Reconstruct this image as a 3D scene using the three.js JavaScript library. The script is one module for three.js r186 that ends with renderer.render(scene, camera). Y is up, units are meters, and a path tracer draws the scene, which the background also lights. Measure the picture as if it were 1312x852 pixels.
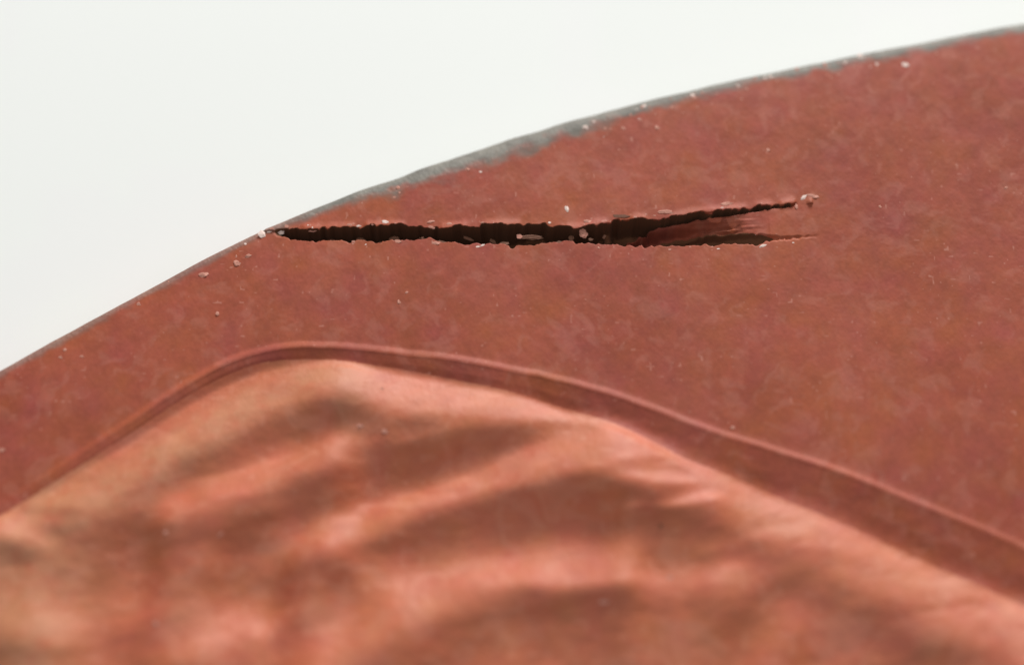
import * as THREE from 'three';
import { RectAreaLightUniformsLib } from 'three/addons/lights/RectAreaLightUniformsLib.js';

// ------------------------------------------------------------------ camera, light, exposure (1 unit = 1 metre; shapes below in mm)
const MM = 0.001, H = 12;                                   // H: height of the rim above the white sheet, mm
const scene = new THREE.Scene();
scene.background = new THREE.Color(0.10, 0.10, 0.10);       // dim room round the table
const TILT = 25 * Math.PI / 180, DIST = 241.6;
const camera = new THREE.PerspectiveCamera(20, 1024 / 664, 0.01, 10);
camera.position.set(0, (H + DIST * Math.cos(TILT)) * MM, DIST * Math.sin(TILT) * MM);
camera.lookAt(0, H * MM, 0);
camera.focus = 0.246;
camera.userData.fStop = 5.0;
const renderer = new THREE.WebGLRenderer({ antialias: true });
renderer.setSize(1024, 664);
renderer.toneMapping = THREE.LinearToneMapping;
renderer.toneMappingExposure = 1.32;
renderer.shadowMap.enabled = true;
RectAreaLightUniformsLib.init();
function areaLight(pos, target, w, h, colour, intensity) {
  const l = new THREE.RectAreaLight(colour, intensity, w, h);
  l.position.set(...pos); l.lookAt(...target); l.castShadow = true;
  scene.add(l);
}
areaLight([0.26, 0.45, -1.08], [0, 0.01, 0], 0.42, 0.30, new THREE.Color(1, 0.985, 0.965), 38.0);   // window beyond the far edge
areaLight([-0.1, 1.5, 0.25], [0, 0, 0], 1.6, 1.4, new THREE.Color(1, 1, 0.985), 0.96);             // added soft fill overhead, for light bounced off an unseen ceiling

// ------------------------------------------------------------------ noise and small helpers
const h2 = (x, y, s) => { let n = (x | 0) * 374761393 + (y | 0) * 668265263 + s * 974711; n = Math.imul(n ^ (n >>> 13), 1274126177); return ((n ^ (n >>> 16)) >>> 0) / 4294967295; };
function noise(x, y, s = 0) {
  const xi = Math.floor(x), yi = Math.floor(y); let fx = x - xi, fy = y - yi;
  fx = fx * fx * (3 - 2 * fx); fy = fy * fy * (3 - 2 * fy);
  const a = h2(xi, yi, s), b = h2(xi + 1, yi, s), c = h2(xi, yi + 1, s), d = h2(xi + 1, yi + 1, s);
  return (a + (b - a) * fx + (c - a) * fy + (a - b - c + d) * fx * fy) * 2 - 1;
}
const fbm = (x, y, s = 0, o = 4) => { let v = 0, a = 0.5, f = 1; for (let i = 0; i < o; i++) { v += a * noise(x * f, y * f, s + i * 17); a *= 0.5; f *= 2.03; } return v; };
const clamp = (v, a, b) => Math.min(b, Math.max(a, v));
const smooth = (a, b, v) => { const t = clamp((v - a) / (b - a), 0, 1); return t * t * (3 - 2 * t); };
const mix = (a, b, t) => a + (b - a) * t;
let seed = 7; const rnd = () => { seed = (seed * 1664525 + 1013904223) >>> 0; return seed / 4294967296; };
// a smooth curve z(x) through points, straight on beyond its ends
function curve(pts) {
  const n = pts.length, m = [];
  for (let i = 0; i < n; i++) {
    const a = pts[Math.max(0, i - 1)], b = pts[Math.min(n - 1, i + 1)];
    m.push((b[1] - a[1]) / (b[0] - a[0]));
  }
  return x => {
    if (x <= pts[0][0]) return pts[0][1] + (x - pts[0][0]) * m[0];
    if (x >= pts[n - 1][0]) return pts[n - 1][1] + (x - pts[n - 1][0]) * m[n - 1];
    let i = 0; while (x > pts[i + 1][0]) i++;
    const d = pts[i + 1][0] - pts[i][0], t = (x - pts[i][0]) / d, t2 = t * t, t3 = t2 * t;
    return (2 * t3 - 3 * t2 + 1) * pts[i][1] + (t3 - 2 * t2 + t) * d * m[i] + (3 * t2 - 2 * t3) * pts[i + 1][1] + (t3 - t2) * d * m[i + 1];
  };
}
const table = pts => x => {
  if (x <= pts[0][0]) return pts[0][1];
  for (let i = 1; i < pts.length; i++) if (x <= pts[i][0]) return mix(pts[i - 1][1], pts[i][1], smooth(pts[i - 1][0], pts[i][0], x));
  return pts[pts.length - 1][1];
};

// ------------------------------------------------------------------ outlines, in mm seen from above (x right, z towards the viewer)
const outer = curve([[-79.54, 15.25], [-65.14, 4.81], [-50.10, -4.90], [-33.50, -14.95], [-11.09, -25.59], [4.65, -31.43], [20.66, -36.13], [36.88, -40.28], [53.29, -44.09], [71.22, -48.09], [92.19, -51.87]]);
const inner = curve([[-77.04, 32.76], [-62.90, 24.30], [-57.56, 20.43], [-47.57, 12.94], [-38.24, 6.11], [-31.47, 3.18], [-23.53, 2.64], [-13.53, 3.62], [-3.57, 5.14], [8.30, 7.94], [16.12, 10.61], [23.84, 13.89], [39.10, 19.19], [52.12, 24.80], [62.31, 29.51], [78.89, 38.10]]);
const bevel = table([[-100, 1.2], [-45.9, 1.02], [-32.8, 0.85], [-22.7, 1.36], [-13.7, 2.55], [-0.6, 2.89], [9.5, 2.21], [19.5, 1.53], [34.6, 1.27], [66.0, 1.44], [100, 1.8]]);
const wallWidth = table([[-100, 0.5], [-66.0, 0.5], [-45.9, 0.8], [-35.8, 1.0], [-23.8, 1.3], [-15.7, 1.7], [-5.6, 2.3], [9.5, 3.4], [24.6, 4.8], [39.7, 6.4], [54.8, 7.2], [66.0, 7.4], [100, 7.5]]);   // width of the inner wall seen from above
const step = x => 0.11 * wallWidth(x) - 0.24;                       // how far the floor of the hollow lies below the rim
const crackTop = curve([[-32.99, -15.06], [-29.40, -15.18], [-24.26, -15.18], [-19.13, -15.41], [-16.05, -15.53], [-11.93, -15.41], [-9.87, -15.06], [-5.76, -15.41], [-0.62, -15.53], [4.53, -15.64], [8.12, -15.06], [10.70, -15.53], [14.83, -16.23], [17.93, -16.58], [21.03, -16.69], [25.18, -17.51], [29.33, -17.86], [32.97, -18.33], [37.66, -18.92]]);
const crackLow = curve([[-32.96, -14.37], [-29.33, -13.67], [-26.24, -13.32], [-21.11, -13.32], [-15.99, -13.32], [-11.38, -13.55], [-7.78, -12.98], [-3.69, -12.75], [0.41, -12.63], [3.99, -12.86], [6.56, -13.21], [10.65, -12.86], [14.74, -12.52], [20.88, -12.52], [24.98, -12.63], [31.13, -12.86], [35.25, -13.32], [40.91, -13.67]]);
const flakeTop = curve([[12.75, -15.06], [16.87, -15.64], [21.00, -15.99], [25.15, -16.81], [29.30, -17.16], [32.94, -17.75], [37.63, -18.45]]);
const flakeLow = curve([[12.73, -14.37], [16.84, -14.48], [20.96, -14.95], [25.08, -14.95], [31.23, -14.71], [35.30, -14.13], [40.96, -14.25]]);
const X = { crack0: -32.67, crack1: 37.85, low1: 40.81, flake0: 12.21, flake1: 33.84 };

// depth of the crack (positive = below the rim) and which piece of it a point belongs to: 0 none, 1 crack, 2 flake
function crackAt(x, z) {
  if (x < X.crack0 || x > X.low1) return [0, 0];
  const j = 0.22 * noise(x * 1.4, 3, 5) + 0.14 * noise(x * 1.9, 8, 6) + 0.10 * noise(x * 3.3, 14, 7), k = 0.18 * noise(x * 1.1, 21, 9) + 0.12 * noise(x * 2.1, 33, 11) + 0.09 * noise(x * 3.1, 44, 13);
  const notch = n => 0.32 * smooth(0.45, 0.9, noise(x * 0.8, n, 51));
  const fadeIn = smooth(X.crack0 + 1, X.crack0 + 4.5, x);
  const zt = crackTop(Math.min(x, X.crack1)) + j - notch(3) + notch(31) * 0.6, zl = crackLow(x) + k + notch(17) - notch(23) * 0.7;
  const deep = (5.0 + 0.9 * noise(x * 0.5, z * 1.5, 45)) * fadeIn;
  const wall = 0.30;
  if (x <= X.flake0) {
    const d = deep * smooth(-0.02, wall, z - zt) * smooth(-0.05, wall * 1.6 + 1.1 * smooth(0.0, 0.7, noise(x * 0.45, 12, 47)), zl - z);
    return [d, d > 0.15 ? 1 : 0];
  }
  // beyond this point a splinter stands between two branches, low at first and level with the rim further on
  const f0 = smooth(X.flake0, X.flake0 + 8, x + 0.8 * noise(x * 1.2, z, 49));
  const zft = mix(zl, flakeTop(x) + 0.12 * noise(x * 2.3, 5, 31), f0), zfl = mix(zl, flakeLow(x) + 0.15 * noise(x * 1.9, 55, 37), f0);
  const rise = mix(3.0, 0.02, smooth(X.flake0 + 2, X.flake1 + 1, x)) + (0.16 * noise(x * 0.8, z * 1.2, 41) + 0.22 * noise(x * 0.35, z * 3.1, 42) + 0.15 * noise(x * 1.6, z * 1.5, 43)) * smooth(X.flake1, X.flake1 - 8, x);
  const upper = x < X.crack1 ? mix(deep, 2.4, smooth(X.flake0, X.crack1, x)) * smooth(X.crack1, X.crack1 - 1.6, x) * (0.6 + 0.4 * smooth(-0.5, 0.1, noise(x * 0.55, 7, 71) + 0.3)) : 0;
  const lower = mix(3.6, 0.5, smooth(X.flake0 + 9, X.low1 - 5, x)) * smooth(X.low1, X.low1 - 2.5, x);
  const du = upper * smooth(-0.02, 0.26, z - zt) * smooth(-0.02, 0.26, zft - z);
  const dl = lower * smooth(-0.05, 0.7, z - zfl) * smooth(-0.05, 0.6, zl - z);
  const inside = smooth(0, 0.25, z - zt) * smooth(0, 0.25, zl - z);
  const tilt = 0.55 + 0.9 * smooth(zft, zfl, z);
  const df = Math.max(0, rise) * tilt * inside * (x < X.flake1 ? 1 : 0);
  const d = Math.max(du, dl, df);
  if (d < 0.42) return [d, 0];
  if (d === df && z > zft - 0.1 && z < zfl + 0.1) return [d, d > 0.7 + 0.4 * noise(x, z, 48) ? 2 : 0];
  return [d, 1];
}

// ------------------------------------------------------------------ relief of the hollow: folds, each a line with width (mm) and how steeply it leans to (+) or from (-) the window
const folds = [
  // bank below the inner wall
  [[[-68.67, 26.37], [-57.37, 24.35], [-44.47, 17.15], [-32.21, 9.77], [-22.51, 5.24]], 3.2, 0.75],
  [[[-21.44, 7.30], [-9.50, 8.91], [3.35, 11.37], [13.12, 15.06]], 3.4, 1.12],
  [[[13.14, 14.01], [19.86, 18.19], [28.35, 23.33], [38.64, 27.88], [49.57, 33.82], [63.13, 39.16]], 5.4, 1.19],
  [[[-5.53, 9.77], [4.34, 10.83]], 1.5, 0.44],
  // left dents
  [[[-60.26, 24.35], [-54.43, 24.86]], 0.94, -0.50], [[[-57.14, 26.57], [-55.62, 27.38]], 0.85, -0.43], [[[-62.57, 29.38], [-58.59, 30.87]], 1.10, -0.56],
  [[[-62.86, 26.88], [-56.90, 28.88]], 1.1, 0.56], [[[-59.78, 37.23], [-54.89, 39.16]], 2.6, 0.62], [[[-58.33, 33.33], [-56.23, 35.29]], 1.8, 0.25],
  // first valley and ridge
  [[[-49.80, 33.33], [-43.89, 24.35], [-37.57, 18.19], [-30.01, 14.01], [-23.21, 12.43]], 2.21, -0.34],
  [[[-22.27, 11.37], [-18.29, 12.43]], 1.87, -0.34],
  [[[-41.45, 24.86], [-35.39, 21.80], [-28.78, 18.71], [-22.07, 16.32]], 2.0, 1.31],
  [[[-31.64, 19.75], [-26.87, 17.99]], 1.3, 0.50],
  // second valley and ridge
  [[[-34.02, 28.38], [-24.69, 23.33], [-18.05, 19.75], [-9.37, 16.95], [0.39, 15.06], [8.74, 13.17]], 1.78, -0.59],
  [[[4.32, 13.49], [10.22, 12.96]], 0.85, -0.22],
  [[[-24.46, 28.38], [-15.96, 24.86], [-8.32, 21.80], [0.39, 19.23], [9.17, 17.15], [16.02, 16.11]], 2.4, 1.00],
  [[[2.34, 18.19], [8.19, 17.47], [13.07, 16.84]], 1.6, 0.62],
  [[[-13.13, 22.82], [-10.72, 22.31]], 1.2, 0.31],
  // third valley, broad
  [[[-19.58, 31.36], [-13.01, 27.58], [-5.38, 25.36], [6.17, 23.84], [19.64, 24.35], [27.23, 26.57]], 2.55, -0.53],
  [[[-31.15, 28.38], [-35.60, 33.33], [-29.89, 33.82]], 2.38, -0.31], [[[-21.42, 32.84], [-22.26, 35.29]], 1.87, -0.28],
  [[[-51.22, 28.38], [-40.71, 28.38]], 2.55, -0.22], [[[-22.55, 28.38], [-18.13, 31.86]], 0.8, 0.25],
  // ripples on the right
  [[[13.02, 19.23], [18.88, 18.19]], 0.42, -0.28], [[[16.89, 19.85], [21.77, 19.02]], 0.42, -0.31], [[[18.74, 22.52], [23.13, 21.49]], 0.42, -0.43],
  [[[13.95, 20.78], [19.80, 19.75]], 0.5, 0.44], [[[17.33, 21.08], [21.71, 20.47]], 0.45, 0.50], [[[18.67, 24.35], [22.56, 23.44], [25.01, 22.62]], 0.6, 1.12], [[[12.90, 24.35], [15.31, 24.15]], 0.5, 1.00],
  [[[11.97, 22.93], [14.48, 22.62]], 0.42, -0.31],
  // ridge at the bottom
  [[[-25.53, 45.80], [-20.16, 41.08], [-11.87, 36.26], [-4.36, 33.33], [3.23, 31.86], [12.73, 31.56]], 2.8, 0.94],
  [[[-3.88, 33.14], [3.23, 32.15]], 1.5, 0.75], [[[-17.68, 31.36], [-12.88, 33.33]], 2.4, 0.44],
  [[[15.50, 34.31], [20.24, 33.82], [27.86, 32.84]], 2.0, 0.56], [[[4.20, 29.38], [13.76, 28.38]], 1.5, 0.19],
  [[[-14.40, 46.74], [-6.17, 40.60], [2.26, 36.75], [13.56, 36.26]], 2.38, -0.31], [[[4.10, 42.03], [11.55, 42.03]], 2.55, -0.25],
  [[[26.18, 28.38], [36.49, 31.36]], 1.53, -0.22], [[[37.50, 30.57], [41.70, 31.56]], 0.85, -0.31],
  [[[28.22, 43.92], [31.28, 39.16], [33.28, 37.23]], 1.6, 0.56], [[[25.44, 43.92], [27.59, 38.20]], 1.53, -0.28], [[[43.46, 39.16], [53.47, 42.03]], 2.55, -0.25],
  [[[-38.76, 42.03], [-31.53, 38.20]], 2.4, 0.50], [[[-52.08, 39.16], [-43.73, 38.20]], 2.6, 0.12], [[[-44.19, 43.92], [-49.27, 39.16]], 1.70, -0.15],
];
for (let i = 0; i < 60; i++) {                                      // thin wrinkles slanting the same way
  const x = mix(-70, 70, rnd()), z = inner(x) + mix(4, 50, rnd()), l = mix(1.5, 7, rnd()), a = mix(0.1, 0.6, rnd());
  folds.push([[[x - l, z + l * a], [x + l, z - l * a * mix(0.4, 1.3, rnd())]], mix(0.35, 0.9, rnd()), mix(0.12, 0.36, rnd()) * (rnd() < 0.5 ? -1 : 1)]);
}
const FX0 = -105, FZ0 = -25, FC = 0.4, FW = 526, FH = 270;
function foldLayer(list, spread, passes) {
  const s = new Float32Array(FW * FH), r = new Float32Array(FW * FH);
  for (const [line, w, amp] of list) {
    let x0 = 1e9, x1 = -1e9, z0 = 1e9, z1 = -1e9;
    for (const [x, z] of line) { x0 = Math.min(x0, x); x1 = Math.max(x1, x); z0 = Math.min(z0, z); z1 = Math.max(z1, z); }
    for (let j = Math.max(0, Math.floor((z0 - 3 * w - FZ0) / FC)); j < Math.min(FH, (z1 + 3 * w - FZ0) / FC); j++)
      for (let i = Math.max(0, Math.floor((x0 - 3 * w - FX0) / FC)); i < Math.min(FW, (x1 + 3 * w - FX0) / FC); i++) {
        const gx = FX0 + i * FC, gz = FZ0 + j * FC;
        const x = gx + 0.4 * fbm(gx * 0.10, gz * 0.2, 3, 3) * w, z = gz + 0.4 * fbm(gx * 0.10, gz * 0.2, 53, 3) * w;
        let d = 1e9;
        for (let k = 0; k < line.length - 1; k++) {
          const [ax, az] = line[k], bx = line[k + 1][0] - ax, bz = line[k + 1][1] - az;
          const t = clamp(((x - ax) * bx + (z - az) * bz) / (bx * bx + bz * bz), 0, 1);
          d = Math.min(d, Math.hypot(x - ax - t * bx, z - az - t * bz));
        }
        { const e = d / (w * 1.08); s[j * FW + i] += amp * Math.exp(-e * e * e); }
      }
  }
  for (let i = 0; i < FW; i++) { let h = 0; for (let j = 0; j < FH; j++) { h += FC * (0.72 * Math.tanh(0.9 * s[j * FW + i]) * (s[j * FW + i] < 0 ? 0.92 : 1) - h / 16); r[j * FW + i] = h; } }
  for (let pass = 0; pass < passes; pass++) for (let j = 0; j < FH; j++) {                  // folds run on from side to side
    const row = r.slice(j * FW, j * FW + FW);
    for (let i = spread; i < FW - spread; i++) { let a = 0; for (let k = -spread; k <= spread; k++) a += row[i + k]; r[j * FW + i] = a / (2 * spread + 1); }
  }
  return r;
}
const broad = foldLayer(folds.filter(f => f[1] > 0.9), 3, 3), fine = foldLayer(folds.filter(f => f[1] <= 0.9), 2, 3);
const swell = (() => {                                                 // the wide swell left over by the folds, taken off so that the centre stays level
  let a = broad.slice();
  for (let pass = 0; pass < 2; pass++) {
    const b = new Float32Array(FW * FH), c = new Float32Array(FW * FH), n = 30;
    for (let j = 0; j < FH; j++) { let t = 0; for (let i = -n; i < FW + n; i++) { t += a[j * FW + clamp(i + n, 0, FW - 1)] - a[j * FW + clamp(i - n - 1, 0, FW - 1)]; if (i === -n) t = a[j * FW] * (2 * n + 1); if (i >= 0 && i < FW) b[j * FW + i] = t / (2 * n + 1); } }
    for (let i = 0; i < FW; i++) for (let j = 0; j < FH; j++) { let t = 0; for (let k = -n; k <= n; k += 2) t += b[clamp(j + k, 0, FH - 1) * FW + i]; c[j * FW + i] = t / (n + 1); }
    a = c;
  }
  return a;
})();
const relief = broad.map((v, i) => v - 0.85 * swell[i] + fine[i]);
function reliefAt(x, z) {
  const u = clamp((x - FX0) / FC, 0, FW - 1.01), v = clamp((z - FZ0) / FC, 0, FH - 1.01), i = Math.floor(u), j = Math.floor(v), a = u - i, b = v - j, o = j * FW + i;
  return mix(mix(relief[o], relief[o + 1], a), mix(relief[o + FW], relief[o + FW + 1], a), b);
}

// ------------------------------------------------------------------ height of the dish at a point
const slopeCos = (f, x) => { const m = (f(x + 1) - f(x - 1)) / 2; return 1 / Math.sqrt(1 + m * m); };
function dishHeight(x, z, zo, zi, co, ci, w) {
  const r = Math.max(0, z - zo) * co, q = (z - zi) * ci;
  let y = H;
  y -= 0.5 * Math.exp(-r / 4.5) + 0.004 * 0;
  if (r < w) { const t = 1 - r / w; y -= (w * 0.62) * (1 - Math.sqrt(Math.max(0, 1 - t * t * 0.98))); }
  y += 0.05 * fbm(x * 0.16, z * 0.16, 81, 3) + 0.030 * fbm(x * 0.7, z * 0.7, 85, 3);
  const bead = 0.40 * smooth(-68, -46, x) * (1 + 0.5 * fbm(x * 0.12, 3, 88, 3));
  y += bead * smooth(-1.5, -0.45, q);            // bead along the inner edge
  if (q > -0.2) {                                                                                          // inner wall and floor of the hollow
    const st = step(x), ww = wallWidth(x);
    y -= (st + 0.1 + bead * mix(0.5, 1, smooth(-52, -24, x))) * (1 - (1 - clamp((q + 0.35) / (ww + 0.35), 0, 1)) ** 1.3) + 0.25 * smooth(2, 40, q);
    y += reliefAt(x, z) * smooth(ww * 0.4, ww + 1.2, q);
    y += smooth(0.5, 3, q) * (0.10 * fbm(x * 0.12 + z * 0.08, z * 0.32, 91, 3) + 0.02 * fbm(x * 0.7, z * 1.1, 95, 3) + 0.07 * (0.5 - Math.abs(fbm(x * 0.10 + z * 0.05, z * 0.26 + x * 0.07, 97, 3))));
  }
  const c = crackAt(x, z);
  y -= c[0];
  const zt = crackTop(Math.min(x, X.crack1));                                                              // lifted upper lip of the crack
  if (x > X.crack0 && x < X.crack1 + 2 && z < zt + 0.2) y += 0.30 * smooth(-0.4, 0.5, noise(x * 0.6, 2, 61) + 0.25) * Math.exp(-((zt - z) ** 2) / 0.45);
  // beyond the frame the piece is cut off with a rounded end
  const e = Math.min(x + 100, 100 - x, 76 - z);
  if (e < 3) y *= Math.sqrt(Math.max(0, 1 - (1 - Math.max(0, e) / 3) ** 2));
  return [y, c[1]];
}

// ------------------------------------------------------------------ mesh of the dish, sorted into its parts
const xs = [];
for (let i = 0; i < 45; i++) xs.push(mix(-100, -69, i / 45));
for (let i = 0; i < 1020; i++) xs.push(mix(-69, 69, i / 1020));
for (let i = 0; i <= 45; i++) xs.push(mix(69, 100, i / 45));
const segs = [16, 80, 96, 70, 70, 170, 16];
const rows = [3]; segs.forEach(s => rows.push(rows[rows.length - 1] + s));
const NR = rows[7] + 1, NC = xs.length;
const pos = new Float32Array(NR * NC * 3), uv = new Float32Array(NR * NC * 2), kind = new Uint8Array(NR * NC);
for (let c = 0; c < NC; c++) {
  const x = xs[c], zo = outer(x) + 0.05 * fbm(x * 0.3, 4, 101, 3), zi = inner(x) + 0.12 * fbm(x * 0.3, 9, 103, 3);
  const co = slopeCos(outer, x), ci = slopeCos(inner, x), w = bevel(x) * (1 + 0.25 * fbm(x * 0.25, 6, 105, 3));
  const zw = zo + w / co;
  const za = clamp(crackTop(clamp(x, X.crack0, X.crack1)) - 0.6, zw + 0.4, zi - 5), zb = clamp(crackLow(clamp(x, X.crack0, X.low1)) + 0.6, za + 0.6, zi - 3);
  const br = [zo, zw, za, zb, zi - 1.4, zi + 6, Math.max(zi + 14, 50), 76];
  for (let r = 0; r < NR; r++) {
    let z, y, k = 0; const o = r * NC + c;
    if (r < 3) { z = zo - [0, 0.05, 0.02][r]; y = dishHeight(x, zo, zo, zi, co, ci, w)[0] * [0, 0.35, 0.9][r]; }
    else {
      let s = 0; while (s < 6 && r > rows[s + 1]) s++;
      const t = (r - rows[s]) / segs[s];
      z = mix(br[s], br[s + 1], s === 0 ? t * t : t);
      [y, k] = dishHeight(x, z, zo, zi, co, ci, w);
    }
    pos[o * 3] = x * MM; pos[o * 3 + 1] = y * MM; pos[o * 3 + 2] = z * MM; kind[o] = k;
    uv[o * 2] = (x + 105) / 210; uv[o * 2 + 1] = (z + 60) / 140;
  }
}
const whole = new THREE.BufferGeometry();
whole.setAttribute('position', new THREE.BufferAttribute(pos, 3));
whole.setAttribute('uv', new THREE.BufferAttribute(uv, 2));
const lists = { rim_edge: [], rim: [], crack: [], flake: [], inner_wall: [], hollow: [] };
const all = [];
const wallRow = rows[4] + 14;
for (let r = 0; r < NR - 1; r++) for (let c = 0; c < NC - 1; c++) {
  const a = r * NC + c, b = a + 1, d = a + NC, e = d + 1;
  const m = Math.max(kind[a], kind[b], kind[d], kind[e]);
  let name = m === 2 ? 'flake' : m === 1 ? 'crack' : r < rows[1] ? 'rim_edge' : r < wallRow ? 'rim' : 'hollow';
  if (name === 'hollow') { const x = xs[c], q = (pos[a * 3 + 2] / MM - inner(x)) * slopeCos(inner, x); if (q < wallWidth(x) * 0.85) name = 'inner_wall'; }
  lists[name].push(a, d, b, b, d, e); all.push(a, d, b, b, d, e);
}
whole.setIndex(all); whole.computeVertexNormals();
function piece(index) {                                              // the faces of one part with only their own vertices
  const map = new Map(), p = [], n = [], u = [], idx = [];
  const N = whole.attributes.normal.array;
  for (const v of index) {
    let i = map.get(v);
    if (i === undefined) { i = map.size; map.set(v, i); p.push(pos[v * 3], pos[v * 3 + 1], pos[v * 3 + 2]); n.push(N[v * 3], N[v * 3 + 1], N[v * 3 + 2]); u.push(uv[v * 2], uv[v * 2 + 1]); }
    idx.push(i);
  }
  const g = new THREE.BufferGeometry();
  g.setAttribute('position', new THREE.Float32BufferAttribute(p, 3)); g.setAttribute('normal', new THREE.Float32BufferAttribute(n, 3)); g.setAttribute('uv', new THREE.Float32BufferAttribute(u, 2));
  g.setIndex(idx); return g;
}

// ------------------------------------------------------------------ materials (what the surfaces are made of)
function paint(w, h, fn) {                                          // linear colour -> sRGB texture laid out in mm
  const d = new Uint8Array(w * h * 4);
  const enc = v => { v = clamp(v, 0, 1); return Math.round(255 * (v <= 0.0031308 ? 12.92 * v : 1.055 * v ** (1 / 2.4) - 0.055)); };
  for (let j = 0; j < h; j++) for (let i = 0; i < w; i++) {
    const c = fn((i + 0.5) / w * 210 - 105, (j + 0.5) / h * 140 - 60), o = (j * w + i) * 4;
    d[o] = enc(c[0]); d[o + 1] = enc(c[1]); d[o + 2] = enc(c[2]); d[o + 3] = 255;
  }
  const t = new THREE.DataTexture(d, w, h); t.colorSpace = THREE.SRGBColorSpace; t.magFilter = THREE.LinearFilter; t.minFilter = THREE.LinearFilter; t.needsUpdate = true;
  return t;
}
function bump(w, h, fn) {
  const d = new Uint8Array(w * h * 4);
  for (let j = 0; j < h; j++) for (let i = 0; i < w; i++) {
    const v = Math.round(255 * clamp(0.5 + 0.5 * fn((i + 0.5) / w * 210 - 105, (j + 0.5) / h * 140 - 60), 0, 1)), o = (j * w + i) * 4;
    d[o] = d[o + 1] = d[o + 2] = v; d[o + 3] = 255;
  }
  const t = new THREE.DataTexture(d, w, h); t.magFilter = THREE.LinearFilter; t.minFilter = THREE.LinearFilter; t.needsUpdate = true;
  return t;
}
// how much of the grey worn skin is left at a point: all of it at the outer edge, breaking up inwards
function greySkin(x, z) {
  const r = (z - outer(x)) * 0.93, w = bevel(x);
  if (r > w * 2.2) return 0;
  const n = fbm(x * 0.45, z * 0.6, 421, 4), m = fbm(x * 0.1, z * 0.1, 431, 2);
  return clamp(smooth(1.75, 0.6, r / w + 0.7 * n + 0.25 * m) * mix(1, 0.55, smooth(-24, -34, x)), 0, 1);
}
const greyTone = (x, z) => { const f = 1 + 0.4 * fbm(x * 0.5, z * 0.7, 441, 4); return [0.172 * f, 0.160 * f, 0.136 * f]; };
function clay(x, z) {
  const g = greySkin(x, z), e = greyTone(x, z);
  return redClay(x, z).map((v, i) => mix(v, e[i], g));
}
function redClay(x, z) {
  const a = fbm(x * 0.07, z * 0.09, 201, 3), b = fbm(x * 0.55, z * 0.45, 211, 3), c = fbm(x * 0.3, z * 0.3, 223, 3), d = fbm(x * 2.2, z * 2.0, 227, 2);
  const f = 1 + 0.16 * a + 0.12 * b + 0.12 * d;
  const col = [0.335 * f, (0.076 + 0.009 * c + 0.006 * a) * f, (0.041 - 0.008 * c + 0.012 * fbm(x * 0.25, z * 0.2, 229, 2)) * f];
  const pale = smooth(0.0, 0.55, fbm(x * 0.6 + z * 0.35 + 2 * c, z * 0.55 - x * 0.3 + 2 * a, 231, 4) + 0.2 * noise(x * 0.21, z * 0.3, 233));     // faint pale scuffs
  const scuff = smooth(0.35, 0.9, noise(x * 1.2, z * 0.28, 241)) * smooth(0.1, 0.7, noise(x * 0.11, z * 0.16, 243));
  const k = 0.15 * pale + 0.07 * scuff;
  const speck = 0.5 * smooth(0.80, 0.92, noise(x * 2.1, z * 2.1, 271)) * smooth(-0.5, 0.4, noise(x * 0.2, z * 0.25, 273));
  const worn = Math.max(k, speck);
  return col.map((v, i) => mix(v, [0.56, 0.25, 0.19][i], worn));
}
const blob = (x, z, cx, cz, r) => Math.exp(-((x - cx) ** 2 + (z - cz) ** 2) / (r * r));
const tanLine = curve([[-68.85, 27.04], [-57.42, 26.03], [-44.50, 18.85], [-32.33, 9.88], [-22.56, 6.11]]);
const stain = [-20.42, 10.21], stainB = [-25.61, 5.02];
function hollowClay(x, z) {
  const a = fbm(x * 0.10, z * 0.15, 301, 4), b = fbm(x * 0.5, z * 0.8, 311, 4), c = fbm(x * 0.3, z * 0.3, 323, 3);
  const f = 1 + 0.10 * a + 0.12 * b;
  let col = [0.500 * f, (0.131 + 0.020 * c) * f, (0.061 + 0.014 * a) * f];
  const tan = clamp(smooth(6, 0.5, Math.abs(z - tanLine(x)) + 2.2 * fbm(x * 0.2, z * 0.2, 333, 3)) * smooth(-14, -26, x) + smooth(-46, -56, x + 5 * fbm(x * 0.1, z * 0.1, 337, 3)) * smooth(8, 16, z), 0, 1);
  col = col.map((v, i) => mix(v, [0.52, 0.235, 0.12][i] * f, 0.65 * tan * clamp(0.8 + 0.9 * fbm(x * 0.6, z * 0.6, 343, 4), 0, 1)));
  const g = clamp(blob(x + c * 3, z, stain[0], stain[1], 3.2) * (0.8 + 0.8 * b), 0, 1);
  col = col.map((v, i) => mix(v, [0.27, 0.13, 0.055][i], 0.55 * g));
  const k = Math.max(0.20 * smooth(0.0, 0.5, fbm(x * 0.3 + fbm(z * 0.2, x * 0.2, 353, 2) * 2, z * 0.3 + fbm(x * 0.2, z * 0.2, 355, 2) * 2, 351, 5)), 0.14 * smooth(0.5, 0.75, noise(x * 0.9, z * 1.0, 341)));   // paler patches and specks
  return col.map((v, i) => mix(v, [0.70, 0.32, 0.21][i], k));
}
const grain = bump(2048, 1365, (x, z) => 0.6 * fbm(x * 1.3, z * 1.0, 501, 4) + 0.4 * noise(x * 4, z * 3, 511));
const rimMap = paint(2048, 1365, clay);
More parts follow.
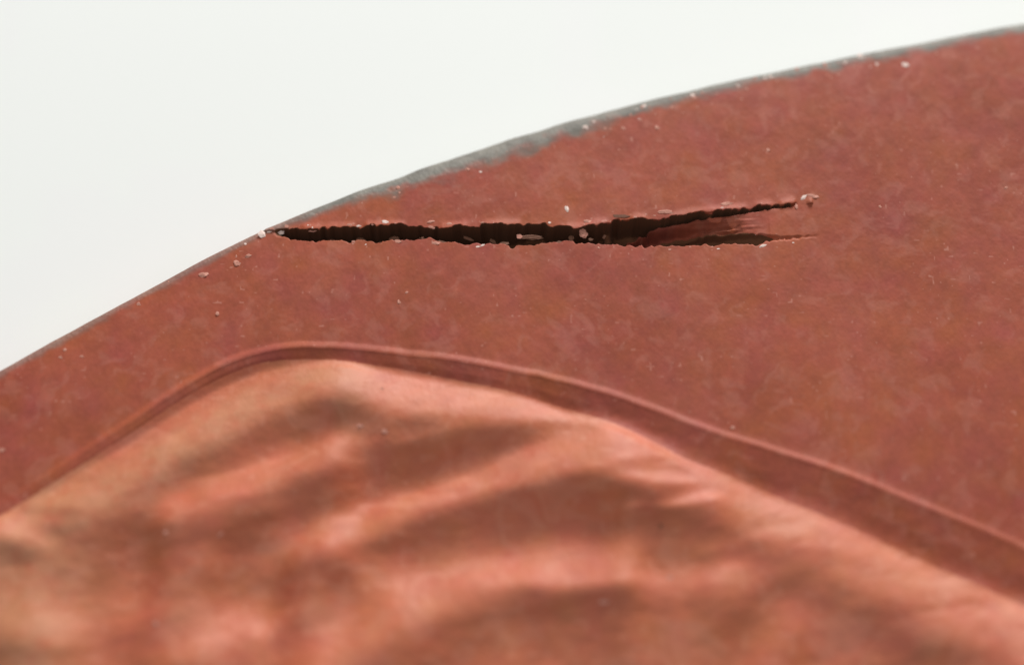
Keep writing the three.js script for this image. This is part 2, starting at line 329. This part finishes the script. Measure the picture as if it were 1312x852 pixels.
const M = {
  rim: new THREE.MeshPhysicalMaterial({ map: rimMap, roughness: 0.6, bumpMap: grain, bumpScale: 0.000035, specularIntensity: 0.45 }),
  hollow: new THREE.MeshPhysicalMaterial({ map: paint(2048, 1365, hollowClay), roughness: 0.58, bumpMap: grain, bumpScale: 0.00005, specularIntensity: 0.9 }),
  edge: new THREE.MeshPhysicalMaterial({ map: rimMap, roughness: 0.7, bumpMap: grain, bumpScale: 0.00012 }),
  crack: new THREE.MeshStandardMaterial({ color: new THREE.Color(0.125, 0.045, 0.018), roughness: 0.95 }),
  flake: new THREE.MeshStandardMaterial({ map: rimMap, color: new THREE.Color(0.62, 0.52, 0.46), roughness: 0.85 }),  // rim clay tinted darker: dirt plus shade of the sunken wedge, painted in
  pale: new THREE.MeshStandardMaterial({ color: new THREE.Color(0.80, 0.62, 0.55), roughness: 0.7 }),
  pink: new THREE.MeshStandardMaterial({ color: new THREE.Color(0.54, 0.235, 0.17), roughness: 0.7 }),
  brown: new THREE.MeshStandardMaterial({ color: new THREE.Color(0.16, 0.065, 0.035), roughness: 0.8 }),
};

// ------------------------------------------------------------------ the dish and its parts
const dish = new THREE.Group(); dish.name = 'dish'; scene.add(dish);
dish.userData = { label: 'red-brown dish with a rippled centre, its broad rim split by a long dark crack', category: 'dish' };
function part(name, geometry, material, label) {
  const m = new THREE.Mesh(geometry, material); m.name = name; m.castShadow = m.receiveShadow = true;
  if (label) m.userData.label = label;
  dish.add(m); return m;
}
part('rim', piece(lists.rim), M.rim);
part('rim_edge', piece(lists.rim_edge), M.edge, 'worn grey outer edge of the rim');
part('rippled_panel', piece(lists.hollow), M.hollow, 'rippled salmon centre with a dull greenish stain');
part('groove', piece(lists.inner_wall), M.rim);
part('crack', piece(lists.crack), M.crack, 'long dark crack running in from the left edge');
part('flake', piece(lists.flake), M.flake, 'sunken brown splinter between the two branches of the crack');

// small chips and crumbs: stuck on the rim, at the edge and lodged in the crack
function chipShape(v) {
  const g = new THREE.IcosahedronGeometry(1, v % 2), p = g.attributes.position;
  for (let i = 0; i < p.count; i++) { const x = p.getX(i), y = p.getY(i), z = p.getZ(i), f = 1 + 0.65 * noise(x * 1.9 + v * 9, z * 1.9 + y * 2.3, 601 + v); p.setXYZ(i, x * f, y * f, z * f); }
  g.computeVertexNormals(); return g;
}
const chipShapes = [0, 1, 2, 3, 4, 5].map(chipShape);
let chips = 0;
function chip([x, z0], rx, rz, m, sink = 0.3, turn = rnd() * 0.6 - 0.3) {
  const z = Math.max(z0, outer(x) + 0.8); rx *= 0.75; rz *= 0.75;
  const zo = outer(x), zi = inner(x);
  const top = dishHeight(x, z, zo, zi, slopeCos(outer, x), slopeCos(inner, x), bevel(x))[0];
  const c = part(chips ? 'chip_' + String(chips).padStart(3, '0') : 'chip', chipShapes[chips++ % 6], m);
  const ry = Math.min(rx, rz) * 0.28;
  c.position.set(x * MM, (top + ry * (1 - 2 * sink)) * MM, z * MM); c.scale.set(rx * MM, ry * MM, rz * MM); c.rotation.y = turn;
  return c;
}
const lodged = ([x, z], rx, rz, m, depth, turn = 0) => { const c = chip([x, z], rx, rz, m, 0.3, turn); c.position.y = (H - depth) * MM; return c; };
// at the outer end of the crack
chip([-33.07, -14.60], 0.85, 0.75, M.pale, 0.3); chip([-30.73, -15.06], 0.9, 0.6, M.pale, 0.3); lodged([-26.12, -15.29], 0.9, 0.75, M.pink, 0.5);
chip([-35.97, -9.99], 0.55, 0.5, M.pink); chip([-34.51, -11.14], 0.6, 0.4, M.pink); chip([-40.04, -8.40], 0.9, 0.45, M.pink); chip([-38.03, -2.66], 0.4, 0.4, M.pink);
// lodged in the crack
lodged([2.67, -14.02], 1.9, 0.45, M.brown, 0.5); lodged([1.13, -14.13], 0.55, 0.5, M.pink, 0.45); lodged([9.34, -14.48], 0.7, 0.75, M.pink, 0.35); lodged([-9.53, -12.98], 1.3, 0.6, M.brown, 0.3);
lodged([7.90, -13.90], 0.5, 0.5, M.brown, 0.6); lodged([6.15, -12.98], 1.6, 0.5, M.brown, 0.35);
for (let i = 0; i < 16; i++) { const x = mix(X.crack0 + 3, X.flake0 + 3, rnd()), t = mix(0.45, 1.0, rnd()); lodged([x, mix(crackTop(x), crackLow(x), t)], mix(0.3, 1.1, rnd()), mix(0.15, 0.4, rnd()), M.brown, mix(0.4, 2.2, rnd()), rnd() - 0.5); }
// along the upper lip
chip([7.33, -17.98], 0.35, 0.6, M.pale); chip([-10.81, -16.11], 0.9, 0.25, M.pink); chip([20.54, -17.51], 1.3, 0.4, M.pink); chip([14.85, -16.93], 1.6, 0.35, M.brown);
chip([28.34, -18.69], 1.0, 0.3, M.pink); chip([38.75, -19.75], 0.8, 0.35, M.pale, 0.3, 0.5); chip([40.10, -19.87], 1.1, 0.35, M.pink, 0.3, -0.2); chip([37.62, -18.33], 0.35, 0.55, M.pink);
// along the outer edge and on the rim
for (const [p, a, b, m] of [[[48.10, -42.56], 0.7, 0.9, M.pale], [[54.28, -40.66], 1.0, 0.7, M.pale], [[50.21, -40.78], 0.5, 0.3, M.pale], [[33.35, -38.51], 0.6, 0.5, M.pink], [[24.89, -35.39], 0.6, 0.5, M.pink], [[43.02, -40.66], 0.5, 0.9, M.pink], [[39.23, -40.15], 0.5, 0.5, M.pink],
  [[34.51, -27.04], 0.5, 0.5, M.pink], [[19.62, -30.57], 0.7, 0.5, M.pink], [[65.74, -21.17], 0.5, 0.5, M.pink], [[48.79, -18.33], 0.4, 0.4, M.pink], [[-57.25, 2.31], 0.6, 0.45, M.pink], [[-54.86, 3.29], 0.5, 0.3, M.pink], [[-63.46, 16.09], 0.8, 0.5, M.pink],
  [[-14.63, -4.34], 0.45, 0.45, M.pink], [[-13.65, -5.68], 0.5, 0.4, M.pink], [[-5.85, -24.15], 0.5, 0.5, M.pink], [[27.59, 13.15], 0.7, 0.4, M.pink]]) chip(p, a * 0.7, b * 0.7, m, 0.5);
// on the floor of the hollow
for (const [p, a, b, m] of [[[-15.79, 14.12], 0.6, 0.55, M.pink], [[-16.35, 8.27], 0.5, 0.45, M.pink], [[-42.02, 27.38], 0.6, 0.5, M.pink], [[-35.50, 27.58], 0.8, 0.35, M.pink], [[-42.48, 38.49], 0.6, 0.5, M.pink], [[18.10, 26.43], 0.5, 0.5, M.brown], [[11.07, 35.96], 0.9, 0.6, M.pink], [[19.22, 32.72], 0.6, 0.5, M.pink], [[-19.05, 13.27], 0.7, 0.4, M.pink]]) chip(p, a * 0.8, b * 0.8, m, 0.5);

// fine crumbs along both lips of the crack and along the worn outer edge
for (let i = 0; i < 44; i++) {
  const x = mix(X.crack0 + 1, X.low1, rnd()), up = rnd() < 0.6, big = rnd() ** 2.2, a = mix(0.14, 0.5, big);
  if (up && x > X.crack1) continue;
  chip([x, up ? crackTop(x) - 0.1 - 0.5 * rnd() : crackLow(x) + 0.1 + 0.5 * rnd()], a * mix(1, 2, rnd()), a * 0.8, rnd() < 0.2 ? M.pale : M.pink, 0.5);
}
for (let i = 0; i < 60; i++) {
  const x = i < 30 ? mix(12, 52, rnd()) : mix(-66, 62, rnd()), a = mix(0.12, 0.42, rnd() ** 2);
  chip([x, outer(x) + bevel(x) + mix(-0.4, 2.6, rnd() ** 1.6)], a * mix(0.8, 1.5, rnd()), a, rnd() < 0.3 ? M.pale : M.pink, 0.5);
}

// ------------------------------------------------------------------ the white sheet it lies on
function sheetTone(x, z) {
  const a = fbm(x * 0.02, z * 0.02, 701, 3), b = 0.012 * fbm(x * 0.2, z * 0.2, 711, 3), t = clamp(0.5 + 1.6 * a, 0, 1);
  return [mix(0.872, 0.895, t) + b, 0.918 + b, mix(0.905, 0.895, t) + b];
}
const sheet = new THREE.Mesh(new THREE.PlaneGeometry(1.6, 1.6), new THREE.MeshStandardMaterial({ map: paint(512, 512, sheetTone), roughness: 0.9 }));
sheet.rotation.x = -Math.PI / 2; sheet.name = 'white_sheet'; sheet.receiveShadow = true;
sheet.userData = { kind: 'structure', label: 'plain bright white sheet behind and under the dish' };
scene.add(sheet);

renderer.render(scene, camera);
